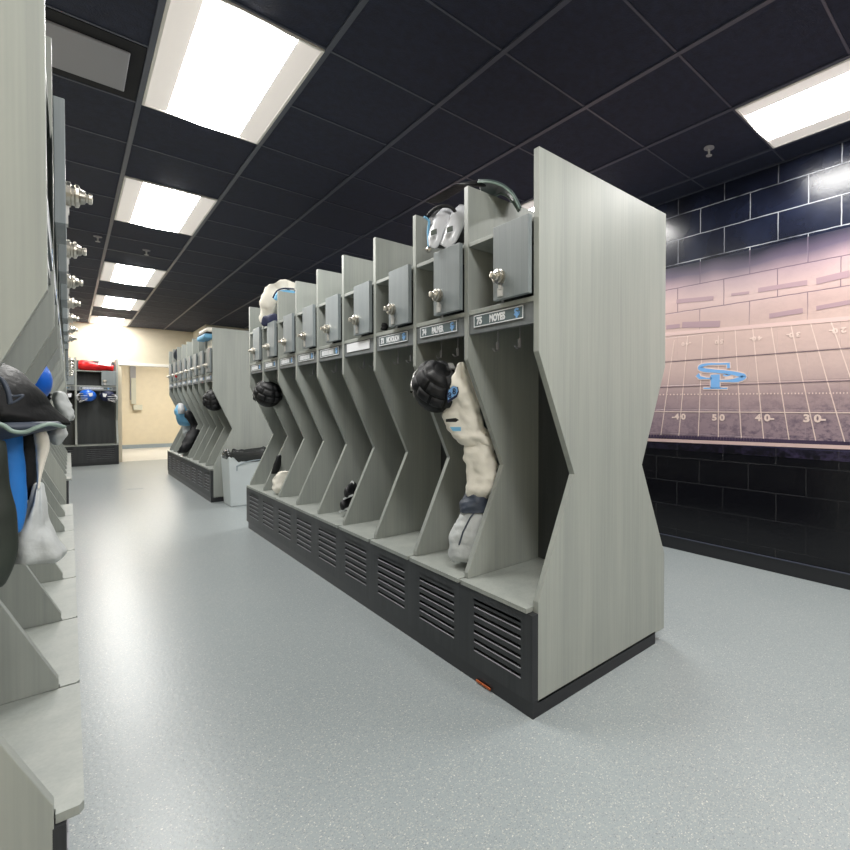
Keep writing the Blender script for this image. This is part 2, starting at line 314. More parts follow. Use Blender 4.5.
# suspended ceiling grid
GX0, GY0, T = .29535, 2.4871, .61
g = MB()
for i in range(-1, 6): x = GX0+i*T; g.box(x-.012, x+.012, WB, WE, CZ-.008, CZ+.004)
struct('trim_2', g, M['tbar'])
g = MB()
for j in range(-8, 19):
    y = GY0+j*T; g.box(WL, WX, y-.006, y+.006, CZ-.004, CZ+.004)
g.box(WX-.02, WX, WB, 12.55, CZ-.006, CZ+.002).box(WL, WL+.02, WB, WE, CZ-.006, CZ+.002)
struct('trim_3', g, M['tbar'])
# recessed lights
lt0 = thing('ceiling_light', 'large lit ceiling light nearest the camera over the left aisle', 'ceiling light', (GX0+T/2, GY0+T, CZ), group=None)
a, bq = T/2-.012, T-.012
fr = MB().box(-a, -a+.012, -bq, bq, -.012, .0).box(a-.012, a, -bq, bq, -.012, 0).box(-a, a, -bq, -bq+.012, -.012, 0).box(-a, a, bq-.012, bq, -.012, 0)
fr.build('frame', M['reflector'], lt0)
rf = MB(); i_ = a-.012; j_ = bq-.012
for sx in (-1, 1): rf.add([(sx*i_, -j_, -.0105), (sx*i_, j_, -.0105), (sx*.18, j_, -.0055), (sx*.18, -j_, -.0055)], [(0, 1, 2, 3)])
rf.build('reflector', mat('reflector_wing', (240, 234, 228), .5, emit=(1, .93, .88), estr=.13), lt0)
ln = MB(); nl = 12
for k in range(nl):
    t0, t1 = -1+2*k/nl, -1+2*(k+1)/nl
    z0, z1 = -.0056-.012*(1-t0*t0), -.0056-.012*(1-t1*t1)
    ln.add([(t0*.18, -j_, z0), (t1*.18, -j_, z1), (t1*.18, j_, z1), (t0*.18, j_, z0)], [(0, 3, 2, 1)])
ln.build('lens', M['lens'], lt0)
for (i, j, lab) in ((0, 4, 'second lit ceiling light along the left aisle'), (0, 9, 'third lit ceiling light along the left aisle'),
                    (0, 13, 'fourth lit ceiling light along the left aisle'), (0, 17, 'lit ceiling light against the far beige wall'),
                    (4, -4, 'lit ceiling light above the painted block wall at the right'), (4, 0, 'lit ceiling light partly hidden behind the centre lockers by the block wall'),
                    (4, 5, 'lit ceiling light over the right aisle behind the centre row'), (4, 10, 'lit ceiling light over the right aisle behind the far row'),
                    (0, -5, 'lit ceiling light behind the viewer over the left aisle'), (2, -7, 'lit ceiling light behind the viewer in the middle')):
    c = copy_tree(lt0); c.location = (GX0+i*T+T/2, GY0+j*T+T, CZ); c['label'] = lab
# return air vent and sprinklers
vt = thing('ceiling_vent', 'square grey return vent in the black ceiling at upper left', 'vent', (GX0-T/2, GY0+T*1.5, CZ))
MB().box(-.29, .29, -.29, .29, -.004, 0).build('shadow_gap', M['dark'], vt)
MB().box(-.235, .235, -.2, .2, -.018, -.006).build('vent_plate', M['vent'], vt, bevel=.003)
sp0 = thing('ceiling_sprinkler', 'small white sprinkler head hanging beside the right ceiling light', 'sprinkler', (3.04, 1.568, CZ))
MB().lathe((0, 0, 0), (0, 0, -1), [(0, .034), (.006, .034), (.01, .02), (.014, .012)], 16).build('escutcheon', M['vent'], sp0, smooth=False)
MB().lathe((0, 0, -.012), (0, 0, -1), [(0, .009), (.02, .007), (.035, .007), (.04, .02), (.043, .02)], 12).build('deflector', M['pale'], sp0)
c = copy_tree(sp0); c.location = (.62, 7.1, CZ); c['label'] = 'small pale sprinkler head between the third and fourth aisle lights'
c = copy_tree(sp0); c.location = (.22, 6.9, CZ); c['label'] = 'small pale sprinkler head left of the aisle lights'

# ------------------------------------------------------------------ mural on the right wall
mu = thing('wall_mural', 'pinkish printed mural of a football field on the painted block wall', 'mural', (WX, 2, MZ0))
def wl(px, py, off=.004): p = at_x(px, py, WX); p.x = WX-off; return p
NX = (-1, 0, 0)
inv = Matrix.Translation((-WX, -2, -MZ0))
def mural_part(mb, name, m):
    mb.v = [tuple(inv @ Vector(p)) for p in mb.v]; return mb.build(name, m, mu)
mural_part(MB().box(WX-.003, WX+.001, -.6, 6.2, MZ0, MZ1), 'printed_field', block_mat('mural_print', True))
def z7(x, y): return (660+x/4.474, 320+y/4.474)
def z8(x, y): return (660+x/4.474, 220+y/4.474)
ink = mat('mural_white_ink', (226, 204, 196), .35); ink2 = mat('mural_dark_ink', (70, 58, 82), .35); band = mat('mural_band_ink', (214, 186, 182), .35)
yl = MB()
for a_, b_ in (((65, 90), (5, 515)), ((125, 72), (85, 520)), ((192, 70), (172, 520)), ((262, 70), (262, 530)), ((337, 45), (365, 530)), ((415, 30), (465, 535)),
               ((497, 22), (580, 545)), ((585, 15), (700, 550)), ((672, 5), (830, 555)), ((765, 5), (960, 565)), ((862, -5), (1098, 572)), ((965, -12), (1245, 578)), ((5, 98), (-82, 510)), ((-55, 106), (-168, 506)), ((-115, 114), (-255, 500))):
    yl.strip([wl(*z7(*a_)), wl(*z7(*b_))], NX, .007, .0008)
mural_part(yl, 'yard_lines', ink)
yl = MB()
for a_, b_, w_ in (((-300, 93), (1300, -47), .03), ((-300, 526), (1300, 588), .026)): yl.strip([wl(*z7(*a_), .0042), wl(*z7(*b_), .0042)], NX, w_, .0009)
mural_part(yl, 'sideline_band', band)
yl = MB()
for a_, b_, w_ in (((-300, 408), (1300, 418), .006),): yl.strip([wl(*z7(*a_), .0045), wl(*z7(*b_), .0045)], NX, w_, .0008)
for k in range(100): x = -280+k*15.5; yl.strip([wl(*z7(x, 334-.009*x), .0046), wl(*z7(x+5, 334-.009*x), .0046)], NX, .011, .0006)
mural_part(yl, 'hash_marks', ink)
yl = MB()
for a_, b_ in (((-300, 213), (1300, 92)), ((-300, 312), (1300, 256))): yl.strip([wl(*z7(*a_), .0048), wl(*z7(*b_), .0048)], NX, .004, .0006)
for k in range(118):
    x = -280+k*13; yl.strip([wl(*z7(x, 514+.037*x), .005), wl(*z7(x, 529+.037*x), .005)], NX, .02, .0006)
for k in range(40):
    pass
mural_part(yl, 'dark_edge_marks', ink2)
yl = MB()
for a_, b_, w_ in (((75, 365), (240, 350), .035), ((320, 335), (400, 325), .02), ((440, 315), (660, 280), .035), ((700, 275), (850, 240), .045), ((100, 470), (270, 465), .05), ((490, 430), (640, 405), .035), ((30, 480), (90, 474), .035), ((700, 395), (880, 362), .03)):
    yl.strip([wl(*z8(*a_), .0042), wl(*z8(*b_), .0042)], NX, w_, .0008)
mural_part(yl, 'stadium_stripes', mat('mural_grey_ink', (166, 140, 148), .35))
def glyph(txt, size, matl, parent, name, origin, ax, ay, extr, sx=1.0, bold=.0):
    cu = bpy.data.curves.new(name, 'FONT'); cu.body = txt; cu.size = size; cu.extrude = extr; cu.offset = bold; cu.resolution_u = 3
    to = bpy.data.objects.new(name, cu); COL.objects.link(to); dg = bpy.context.evaluated_depsgraph_get()
    me = bpy.data.meshes.new_from_object(to.evaluated_get(dg)); bpy.data.objects.remove(to); bpy.data.curves.remove(cu)
    xs = [v.co.x for v in me.vertices]; ys = [v.co.y for v in me.vertices]
    cxm, cym = (min(xs)+max(xs))/2, (min(ys)+max(ys))/2
    ax, ay = Vector(ax), Vector(ay); n = ax.cross(ay); o = Vector(origin)
    for v in me.vertices:
        v.co = o + ax*((v.co.x-cxm)*sx) + ay*(v.co.y-cym) + n*v.co.z
    me.materials.clear(); me.materials.append(matl); ob = bpy.data.objects.new(name, me); COL.objects.link(ob); ob.parent = parent; return ob
for txt, x, y, s_ in (('-4 0', 85, 432, .064), ('5 0', 262, 436, .066), ('4 0-', 468, 437, .068), ('3 0-', 692, 440, .072)):
    p = inv @ wl(*z7(x, y), .005); glyph(txt, s_, ink, mu, 'yard_number', p, (0, -1, 0), (0, 0, 1), .0006, 1.25, .003)
for txt, x, y, s_ in (('-4 0', 118, 107, .045), ('5 0', 265, 98, .046), ('4 0-', 430, 83, .048), ('3 0-', 597, 67, .05), ('2 0-', 795, 48, .054)):
    p = inv @ wl(*z7(x, y), .005); glyph(txt, s_*.9, ink, mu, 'yard_number', p, (0, 1, 0), (0, 0, -1), .0006, 1.3, .002)
def L4(x, y, off): return wl(670+x/9.444, 350+y/9.444, off)
Sp = [(555, 168), (548, 133), (470, 132), (370, 134), (300, 150), (285, 172), (330, 190), (430, 200), (540, 210), (640, 228), (705, 252), (640, 282), (560, 292), (470, 292)]
Sw = [.030, .014, .012, .016, .026, .034, .030, .026, .026, .030, .036, .034, .018, .012]
S2 = [(262, 232), (285, 262), (340, 268), (400, 268)]; S2w = [.035, .026, .012, .010]
def logo(off, grow, name, m):
    g = MB()
    pts = smoothpts([L4(x, y, off) for x, y in Sp], 4); ws = []
    for i in range(len(Sw)-1):
        for k in range(4): ws.append(Sw[i]*(1-k/4)+Sw[i+1]*k/4+grow)
    g.strip(pts, NX, ws+[Sw[-1]+grow], .0007); g.strip([L4(x, y, off) for x, y in S2], NX, [q+grow for q in S2w], .0007)
    g.strip([L4(430, 232-grow*400, off), L4(430, 360, off)], NX, .076+grow, .0007); g.strip([L4(320-grow*300, 362, off), L4(545+grow*300, 362, off)], NX, .01+grow, .0007)
    g.strip([L4(555, 122-grow*300, off+.0003), L4(555, 172+grow*300, off+.0003)], NX, .022+grow, .0007)
    g.strip([L4(575, 232, off), L4(540, 245, off), L4(505, 236, off)], NX, .012+grow, .0007)
    mural_part(g, name, m)
logo(.0050, .016, 'logo_outline', ink); logo(.0062, 0, 'logo', M['blue'])
gl = MB(); gl.strip([L4(520, 262, .0072), L4(600, 262, .0072)], NX, .022, .0004); mural_part(gl, 'logo_counter', ink)
mural_part(MB().box(WX-.0035, WX+.001, -.6, 6.2, .905, .912), 'lower_dark_line', mat('mural_faint_line', (52, 50, 76), .35))

# ------------------------------------------------------------------ lockers
ZT, ZK, ZN, ZL, ZB = 2.186, 1.408, .917, .4426, .052
DK, TH = .2036, .03
def side_poly(D, double):
    front = [(0, ZB), (0, ZL), (DK, ZN), (0, ZK), (0, ZT)]
    if double: back = [(D, ZT), (D, ZK), (D-DK, ZN), (D, ZL), (D, ZB)]
    else: back = [(D, ZT), (D, ZB)]
    return (front + back)[::-1]
def inner_poly(D, double):          # a divider stands on the seat
    z0 = .418
    return (lambda q: q)([(x if z > .05+ZB else x, max(z, z0)) for x, z in side_poly(D, double)])
def make_locker(w, D, double, near_end=False, far_end=False, over=.034, bf=.03):
    """front faces -x, opening y 0..w-TH, its side panel at y w-TH..w; near end panel at y -TH..0"""
    t = thing('sports_locker', 'grey locker', 'locker'); ow = w-TH
    bx = D/2-.012 if double else D-.02
    MB().prism_y(side_poly(D, double) if far_end else inner_poly(D, double), ow, w).build('side_panel', M['panel'], t, bevel=.0015)
    if near_end: MB().prism_y(side_poly(D, double), -TH, 0).build('end_panel', M['panel'], t, bevel=.0015)
    MB().box(bx, bx+.012, 0, ow, .42, ZT-.03 if not double else ZT-.05).build('back_panel', M['back'], t)
    # top shelf, cubby floor with name rail
    ex = D-.004 if double else bx
    MB().box(.004, ex, 0, ow, 1.912, 1.93).build('top_shelf', M['panel'], t, bevel=.001)
    MB().box(.002, ex, 0, ow, 1.605, 1.625).build('cubby_floor', M['panel'], t, bevel=.001)
    rl = MB().box(.006, .024, 0, ow, 1.52, 1.605).build('name_rail', M['rail'], t, bevel=.001)
    # lock box on the right when facing
    dw = .222
    MB().box(.02, bx, dw-.016, dw, 1.625, 1.912).build('box_divider', M['back'], t)
    d = MB().box(-.024, -.004, .004, dw, 1.633, 1.935).build('door', M['door'], t, bevel=.002)
    ky, kz = dw-.05, 1.722
    MB().lathe((-.024, ky, kz), (-1, 0, 0), [(0, .031), (.008, .031), (.010, .025), (.015, .025), (.017, .029), (.023, .028), (.026, .019), (.034, .016), (.036, .011), (.040, .011), (.041, .014), (.047, .013), (.048, .009)], 20).build('lock_knob', M['chrome'], d, smooth=False)
    MB().box(-.028, -.024, ky-.017, ky+.017, kz-.078, kz-.042).box(-.030, -.024, ky-.008, ky+.008, kz-.05, kz-.02).build('lock_plate', M['pale'], d)
    # hooks hanging under the cubby floor
    for hy in (ow*.415, ow*.76):
        MB().box(.082, .087, hy-.009, hy+.009, 1.447, 1.484).tube([(.088, hy, 1.478), (.088, hy, 1.606)], .003, 6).tube(smoothpts([(.085, hy, 1.452), (.07, hy, 1.443), (.058, hy, 1.455)], 3), .004, 6).build('coat_hook', M['vent'], t)
    # seat lid
    s = MB(); x0, x1 = -over, (D+.012 if double else bx+.012); k_ = .012
    pts = [(x0, .0), (x0, ow-.0-.004+.012), (x0+.007, w-.010), (-.002, w-.010), (-.002, ow), (x1, ow), (x1, 0)]
    n = len(pts); vs = [(x, y, .400) for x, y in pts] + [(x, y, .418) for x, y in pts]
    s.add(vs, [tuple(range(n-1, -1, -1)), tuple(range(n, 2*n))] + [(i, (i+1) % n, (i+1) % n+n, i+n) for i in range(n)])
    seat = s.build('seat', M['panel'], t)
    x1 = bx+.012
    MB().lathe((x1-.07, ow-.10, .4181), (0, 0, 1), [(0, .004), (.0012, .004)], 8).box(x1-.075, x1-.069, ow*.35, ow*.65, .4175, .4192).build('finger_slot', M['dark'], seat)
    # louvred base
    b = MB(); y0, y1 = -TH if near_end else 0, w
    f0, f1 = -bf, .018-bf; sy0, sy1 = .038, .038+(w-TH)*.712
    b.box(f0, f1, y0, sy0, .062, .398).box(f0, f1, sy1, y1, .062, .398)
    b.box(f0, f1, sy0, sy1, .352, .398).box(f0, f1, sy0, sy1, .062, .112)
    for k in range(7):
        z = .112 + k*.038; b.add([(f0, sy0, z+.0), (f1, sy0, z+.002), (f1, sy0, z+.030), (f0, sy0, z+.022), (f0, sy1, z), (f1, sy1, z+.002), (f1, sy1, z+.030), (f0, sy1, z+.022)],
              [(0, 1, 2, 3), (7, 6, 5, 4), (3, 2, 6, 7), (0, 3, 7, 4), (0, 4, 5, 1), (1, 5, 6, 2)]) if k < 6 or True else None
    b.box(f1, f1+.03, y0+.001, y1-.001, .062, .398)
    bs = b.build('louvred_base', M['base'], t)
    lit_lips = MB()
    for k in range(6):
        z = .112+(k+0)*.038+.0225; lit_lips.box(f0-.0012, f0+.003, sy0, sy1, z-.0016, z+.0012)
    lit_lips.build('lit_louvre_lips', M['vent'], bs)  # pale strips paint the light caught along the slat edges
    e0 = y0+(.0 if near_end else 0); e1 = y1-(.05 if far_end else 0)
    x9 = D-.081 if double else D-.036
    MB().box(.003-bf, x9, e0, e1, 0, .062).box(f1+.03, D-.002 if double else D, 0, ow, .062, .398).build('toe_kick', M['kick'], bs)
    return t
def plate(t, ow, blank=False, text=None, bars=None, small=False):
    """name plate on the rail, lettering reads from the left when facing the locker"""
    yl_, yr_ = ow-.042, .062
    p = MB().box(.002, .006, yr_, yl_, 1.546, 1.598).build('name_plate', M['white'] if blank else M['plate'], t)
    if blank: tag(p, 'blank white name plate'); return
    e = .004
    MB().box(.0008, .003, yr_, yl_, 1.546, 1.546+e).box(.0008, .003, yr_, yl_, 1.598-e, 1.598).box(.0008, .003, yr_, yr_+e, 1.55, 1.594).box(.0008, .003, yl_-e, yl_, 1.55, 1.594).build('plate_border', M['white'], p)
    c = lambda f: yl_ + (yr_-yl_)*f
    if text:
        glyph(text[0], .041, M['white'], p, 'lettering', (.0014, c(.12), 1.572), (0, -1, 0), (0, 0, 1), .0006, .95, .0022)
        W = .105 if len(text[1]) < 7 else .15
        ob = glyph(text[1], .041, M['white'], p, 'lettering', (.0014, c(.50), 1.572), (0, -1, 0), (0, 0, 1), .0006, 1.0, .0022)
        ys = [v.co.y for v in ob.data.vertices]; k = W/(max(ys)-min(ys)); m_ = (max(ys)+min(ys))/2
        for v in ob.data.vertices: v.co.y = m_+(v.co.y-m_)*k
    else:
        g = MB(); y = c(.08); rnd = random.Random(bars)
        while y > c(.70):
            b_ = rnd.uniform(.008, .014)
            g.box(.0012, .002, y-b_, y, 1.556, 1.588); y -= b_+rnd.uniform(.003, .006)
        g.build('lettering', M['white'], p)
    g = MB(); o = (.0012, c(.88), 1.572)
    q = lambda dx, dz: Vector((.0016, o[1]-dx, o[2]+dz))
    g.strip(smoothpts([q(.012, .012), q(0, .017), q(-.011, .011), q(-.004, .003), q(.010, -.001), q(.016, .004), q(.010, -.008), q(-.006, -.007), q(-.014, -.002)], 3), NX, .009, .0008)
    g.strip([q(0, .004), q(0, -.020)], NX, .012, .0007)
    g.build('logo', M['blue'], p)
def own_copy(base, near=False): return copy_tree(base)
W1, D1, XF, Y1 = .46438, .891, 1.257, 1.3424
base_loc = make_locker(W1, D1, True)
def place_row(proto, n, loc_fn, rz, ends, labels, texts, ow, group, maker):
    out = []
    for i in range(n):
        if i == 0 or i == n-1: r = maker(i == 0 and ends[0], i == n-1 and ends[1])
        else: r = copy_tree(proto)
        r.location = loc_fn(i); r.rotation_euler = (0, 0, rz); r['label'] = labels(i); r['category'] = 'locker'; r['group'] = group
        tx = texts[i] if i < len(texts) else i
        if tx == 'blank': plate(r, ow, blank=True)
        elif isinstance(tx, tuple): plate(r, ow, text=tx)
        else: plate(r, ow, bars=tx+3)
        out.append(r)
    return out
ordn = ['first', 'second', 'third', 'fourth', 'fifth', 'sixth', 'seventh', 'eighth', 'ninth']
lab1 = {0: 'grey laminate locker numbered 75 at the near end of the centre row', 1: 'grey laminate locker numbered 74 holding a black helmet and off-white uniform',
        2: 'grey laminate locker third from the near end, between locker 74 and the blank plated one', 3: 'grey laminate locker with a blank white name plate in the centre row',
        4: 'grey laminate locker with black shoes on its seat in the centre row', 5: 'grey laminate locker just beyond the one with black shoes',
        6: 'grey laminate locker third from the far end of the centre row', 7: 'grey laminate locker with a rumpled white towel on its seat, near the far end', 8: 'grey laminate locker at the far end of the centre row'}
place_row(base_loc, 9, lambda i: (XF, Y1+TH+W1*i, 0), 0, (1, 1), lambda i: lab1[i],
          [('75', 'MOYES'), ('74', 'PALMER'), ('73', 'NICHOLSON'), 'blank', 4, 5, 6, 7, 8], W1-TH, 'lockers of the centre row', lambda a, b: make_locker(W1, D1, True, a, b))
Y2 = 7.29
place_row(base_loc, 8, lambda i: (XF, Y2+TH+W1*i, 0), 0, (1, 1), lambda i: 'grey laminate locker in the far right row, %s from its near end' % ordn[i],
          list(range(10, 18)), W1-TH, 'lockers of the far right row', lambda a, b: make_locker(W1, D1, True, a, b))
for o in [base_loc] + list(base_loc.children_recursive): bpy.data.objects.remove(o)
WLk, DLk, XLk = .595, .46, -.026
def left_maker(a, b): return make_locker(WLk, DLk, False, b, a, .041, .016)     # turned round: the unit's own side panel is its near side
lp = left_maker(False, False)
YL = 1.30
place_row(lp, 7, lambda i: (XLk, YL+WLk*(i+1), 0), PI, (1, 1), lambda i: 'wide grey locker in the left row, %s from its near end' % ordn[i], list(range(20, 27)), WLk-TH, 'lockers of the left row', left_maker)
YL2 = 7.36
place_row(lp, 7, lambda i: (XLk, YL2+WLk*(i+1), 0), PI, (1, 1), lambda i: 'wide grey locker in the left row beyond the gap, %s past it' % ordn[i], list(range(30, 37)), WLk-TH, 'lockers of the left row beyond the gap', left_maker)
# two lockers against the far wall
YF = 13.62
def far_maker(a, b): return make_locker(.61, .455, False, a, b)
place_row(lp, 2, lambda i: (.70-.61*i-TH+.02, YF, 0), PI/2, (1, 1), lambda i: ['grey locker against the far wall with a red bag on top', 'grey locker against the far wall, half hidden by the left row'][i], [40, 41], .58, 'lockers against the far wall', far_maker)
for o in [lp] + list(lp.children_recursive): bpy.data.objects.remove(o)


# ------------------------------------------------------------------ helmets
def helmet(label, c, face, r=.125, cap=True, shell='blackp', tilt=0, mask=None, decal=None):
    """face = heading of the face opening in degrees, 0 = +x"""
    t = thing('football_helmet', label, 'helmet', c); t.rotation_euler = (0, math.radians(tilt), math.radians(face))
    nu, nv = 40, 28
    m = MB(); vs = []; fs = []
    for j in range(nv+1):
        ph = -PI*.36 + (PI*.86)*j/nv
        for i in range(nu):
            th = 2*PI*i/nu; d = Vector((math.cos(ph)*math.cos(th)*1.06, math.cos(ph)*math.sin(th)*.86, math.sin(ph)*.98))
            rr = r
            front = math.cos(th) > .55 and ph < .32
            if front: d.x = min(d.x, .50+.35*abs(d.y)); rr = r*.96
            vs.append(d*rr)
    for j in range(nv):
        for i in range(nu): fs.append((j*nu+i, j*nu+(i+1) % nu, (j+1)*nu+(i+1) % nu, (j+1)*nu+i))
    fs.append(tuple(range(nv*nu, nv*nu+nu))); fs.append(tuple(range(nu-1, -1, -1)))
    m.add(vs, fs).build('shell', M[shell], t, smooth=True)
    if cap:      # quilted soft cover: raised pads with seams between
        pd = MB()
        for (la0, la1, n_) in ((-.15, .25, 6), (.3, .72, 6), (.78, 1.2, 4)):
            for k in range(n_):
                t0 = math.radians(62 + k*(236/n_)+3); t1 = math.radians(62+(k+1)*(236/n_)-3); g = 7; vs = []; fs = []
                if la0 > .25: t0 = math.radians(360/n_*k+4); t1 = math.radians(360/n_*(k+1)-4)
                for a_ in range(g+1):
                    for b_ in range(g+1):
                        u, v = a_/g, b_/g; th = t0+(t1-t0)*u; ph = la0+(la1-la0)*v
                        bul = (1-(2*u-1)**6)*(1-(2*v-1)**6)
                        d = Vector((math.cos(ph)*math.cos(th)*1.06, math.cos(ph)*math.sin(th)*.86, math.sin(ph)*.98)); vs.append(d*(r*(1.0+.075*bul)))
                for a_ in range(g):
                    for b_ in range(g): q = a_*(g+1)+b_; fs.append((q, q+g+1, q+g+2, q+1))
                pd.add(vs, fs)
        pd.build('soft_cap', M['blackf'], t, smooth=True)
    fm = MB()
    for z, yy, xx in ((.28, .62, .9), (-.05, .8, 1.12), (-.42, .78, 1.14), (-.74, .62, 1.02)):
        fm.tube([(xx*r*math.cos(q)*1.12+.0, yy*r*math.sin(q)*1.05, z*r) for q in [math.radians(k) for k in range(-80, 81, 16)]], .0042, 6)
    for yy in (-.22, .22): fm.tube([(r*.95, yy*r, r*.34), (r*1.25, yy*r, -.05*r), (r*1.27, yy*r, -.42*r), (r*1.1, yy*r, -.74*r)], .004, 6)
    fm.build('face_mask', M[mask] if mask else M['blackp'], t, smooth=True)
    if decal:
        for s_ in (-1, 1):
            g = MB().slab([(.02, s_*r*.86, .05), (-.05, s_*r*.84, .06), (-.04, s_*r*.88, -.01), (.0, s_*r*.9, -.02)], (0, s_, 0), .004)
            g.build('decal', M[decal], t)
    g = MB().tube(smoothpts([(.03, r*.8, -.5*r), (.1, r*.45, -.95*r), (.115, 0, -1.05*r), (.1, -r*.45, -.95*r), (.03, -r*.8, -.5*r)], 4), .006, 6)
    g.build('chin_strap', M['blackp'] if not decal else M['white'], t)
    return t
h1 = helmet('black padded football helmet hanging in locker 74', at_d(436, 387, 2.35), 82, .124, tilt=-44, mask='pale')
MB().box(-.02, .02, -.012, .012, -.004, .006).build('cap_buckle', M['pale'], h1, loc=(.02, -.05, .118))
h2 = helmet('black padded helmet hanging in the far end of the centre row', at_d(268, 394, 4.50), 100, .125, tilt=-30)
MB().slab([(0, 0, 0), (.06, 0, .02), (.065, 0, .045), (.01, 0, .025)], (0, -1, 0), .004).build('white_tag', M['white'], h2, loc=(-.02, -.135, -.08))
helmet('black padded helmet hanging in the nearest locker of the far right row', Vector((1.32, 7.55, 1.28)), 60, .135, tilt=-40)
helmet('royal blue football helmet with white decal in the far wall locker', Vector((.26, YF-.05, 1.42)), -165, .125, cap=False, shell='royal', mask='white', decal='white')
helmet('dark navy football helmet with white decal in the far wall locker', Vector((.56, YF-.02, 1.41)), -20, .115, cap=False, shell='navy', mask='white', decal='white')

# ------------------------------------------------------------------ things in the centre row
un = thing('football_uniform', 'off-white football jersey and pants hanging beside the black helmet in locker 74', 'uniform', at_d(470, 430, 2.38))
uo = Vector(un.location)
def upart(mb, name, m, root, ro, **k):
    mb.v = [tuple(Vector(p)-ro) for p in mb.v]; return mb.build(name, m, root, **k)
upart(view_loft([(362, 461, 464, 2.30, .01), (372, 455, 468, 2.30, .03), (385, 450, 473, 2.30, .04), (400, 446, 479, 2.32, .05), (416, 445, 482, 2.34, .055), (430, 447, 487, 2.35, .05), (437, 456, 490, 2.34, .05), (446, 463, 494, 2.36, .04)], .05, amp=.02, freq=13, seed=2, fold=.004, nf=5, rings=60, n=40), 'jersey', M['offw'], un, uo, smooth=True)
upart(view_loft([(428, 464, 487, 2.37, .04), (445, 465, 494, 2.37, .05), (465, 466, 497, 2.37, .055), (482, 467, 496, 2.36, .05), (494, 470, 493, 2.36, .045), (501, 475, 489, 2.36, .03)], .05, amp=.022, freq=12, seed=5, fold=.005, nf=4, rings=60, n=40), 'pants', M['offw'], un, uo, smooth=True)
def disc_on(px, py, D, pts, m, name, root, ro, off=.0, t=.004):
    """small flat patch facing the aisle"""
    g = MB(); P = [at_d(px+x, py+y, D) for x, y in pts]; g.slab(P, -FW, t); return upart(g, name, m, root, ro)
disc_on(453, 395, 2.25, [(-6, 2), (-5, -5), (0, -9), (5, -8), (6, -3), (4, 2), (-5, 8)], M['navy'], 'shoulder_patch', un, uo)
disc_on(453, 394, 2.246, [(-5, 2), (-4, -4), (0, -8), (4, -7), (5, -3), (3, 1), (-5, 6)], M['blue'], 'shoulder_patch', un, uo)
for dx_, dy_ in ((-3.2, 2), (1.2, -2)):
    for cy_ in (0, -2.6): upart(MB().tube([at_d(453+dx_+1.3*math.cos(q*PI/4), 394.5+dy_+cy_+1.3*math.sin(q*PI/4), 2.238) for q in range(9)], .0021, 5), 'patch_digit', M['navy'], un, uo)
disc_on(452, 420, 2.25, [(-6, -1), (4, -2), (7, 0), (4, 2), (-6, 2)], M['blackf'], 'sleeve_stripe', un, uo)
disc_on(456, 429, 2.255, [(-6, -2), (5, -2), (5, 2), (-3, 2)], M['skyf'], 'sleeve_stripe', un, uo)
bg = view_loft([(488, 466, 480, 2.36, .03), (500, 462, 487, 2.36, .05), (512, 459, 488, 2.35, .06)], .05, amp=.02, freq=16, seed=3, rings=30, n=30)
ub = thing('equipment_bag', 'pale grey drawstring bag standing on the seat of locker 74', 'bag', at_d(466, 560, 2.33)); bo = Vector(ub.location)
upart(view_loft([(503, 468, 486, 2.36, .05), (514, 460, 489, 2.36, .07), (526, 454, 489, 2.36, .085), (540, 451, 488, 2.36, .09), (552, 449, 482, 2.36, .085), (559, 452, 476, 2.36, .07)], .07, amp=.014, freq=13, seed=8, fold=.003, nf=5, rings=50, n=40), 'pouch', M['greyf'], ub, bo, smooth=True)
upart(bg, 'neck', M['slate'], ub, bo, smooth=True)
upart(MB().tube([at_d(478, 508, 2.31), at_d(470, 518, 2.285), at_d(463, 532, 2.27), at_d(459, 545, 2.27)], .004, 6), 'drawstring', M['slate'], ub, bo)
# shoulder pads on top of locker 74
sp = thing('shoulder_pads', 'white and black shoulder pads standing on the shelf top above locker 74', 'shoulder pads', at_y(446, 250, 2.03)); so = Vector(sp.location)
for ln_, wp_, (bx_, by_) in ((((450, 207), (442, 216), (437, 227), (434, 238), (431, 247)), (13, 15, 15, 14, 8), (434, 233)), (((465, 205), (459, 213), (454, 225), (449, 237), (443, 246)), (13, 16, 17, 15, 10), (450, 230))):
    ds_ = (2.36, 2.31, 2.28, 2.265, 2.26); cs = smoothpts([at_d(x, y, d_) for (x, y), d_ in zip(ln_, ds_)], 5); n = len(cs); vs = []; fs = []
    for a_ in range(n):
        u_ = a_/(n-1)*(len(wp_)-1); k_ = min(int(u_), len(wp_)-2); wv = (wp_[k_]*(1-(u_-k_))+wp_[k_+1]*(u_-k_))*2.28/FPX/2
        tg = (cs[min(a_+1, n-1)]-cs[max(a_-1, 0)]).normalized(); sd = FW.cross(tg).normalized()
        for b_ in range(9): v_ = -1+b_/4; vs.append(cs[a_]+sd*(wv*v_)+FW*(.016*v_*v_))
    for a_ in range(n-1):
        for b_ in range(8): q = a_*9+b_; fs.append((q, q+1, q+10, q+9))
    o = upart(MB().add(vs, fs), 'shoulder_plate', M['shellw'], sp, so, smooth=True); o.modifiers.new('s', 'SOLIDIFY').thickness = .006
    upart(MB().slab([at_d(bx_-3, by_-2, 2.24), at_d(bx_+3, by_-4, 2.24), at_d(bx_+3, by_+1, 2.24), at_d(bx_-3, by_+3, 2.24)], -FW, .008), 'buckle', M['buckle'], sp, so, bevel=.002)
upart(view_loft([(212, 428, 462, 2.42, .05), (225, 428, 466, 2.40, .06), (238, 430, 466, 2.38, .06), (247, 434, 462, 2.36, .05)], .05, amp=.02, freq=20, seed=7, rings=30, n=30), 'body_padding', M['blackf'], sp, so, smooth=True)
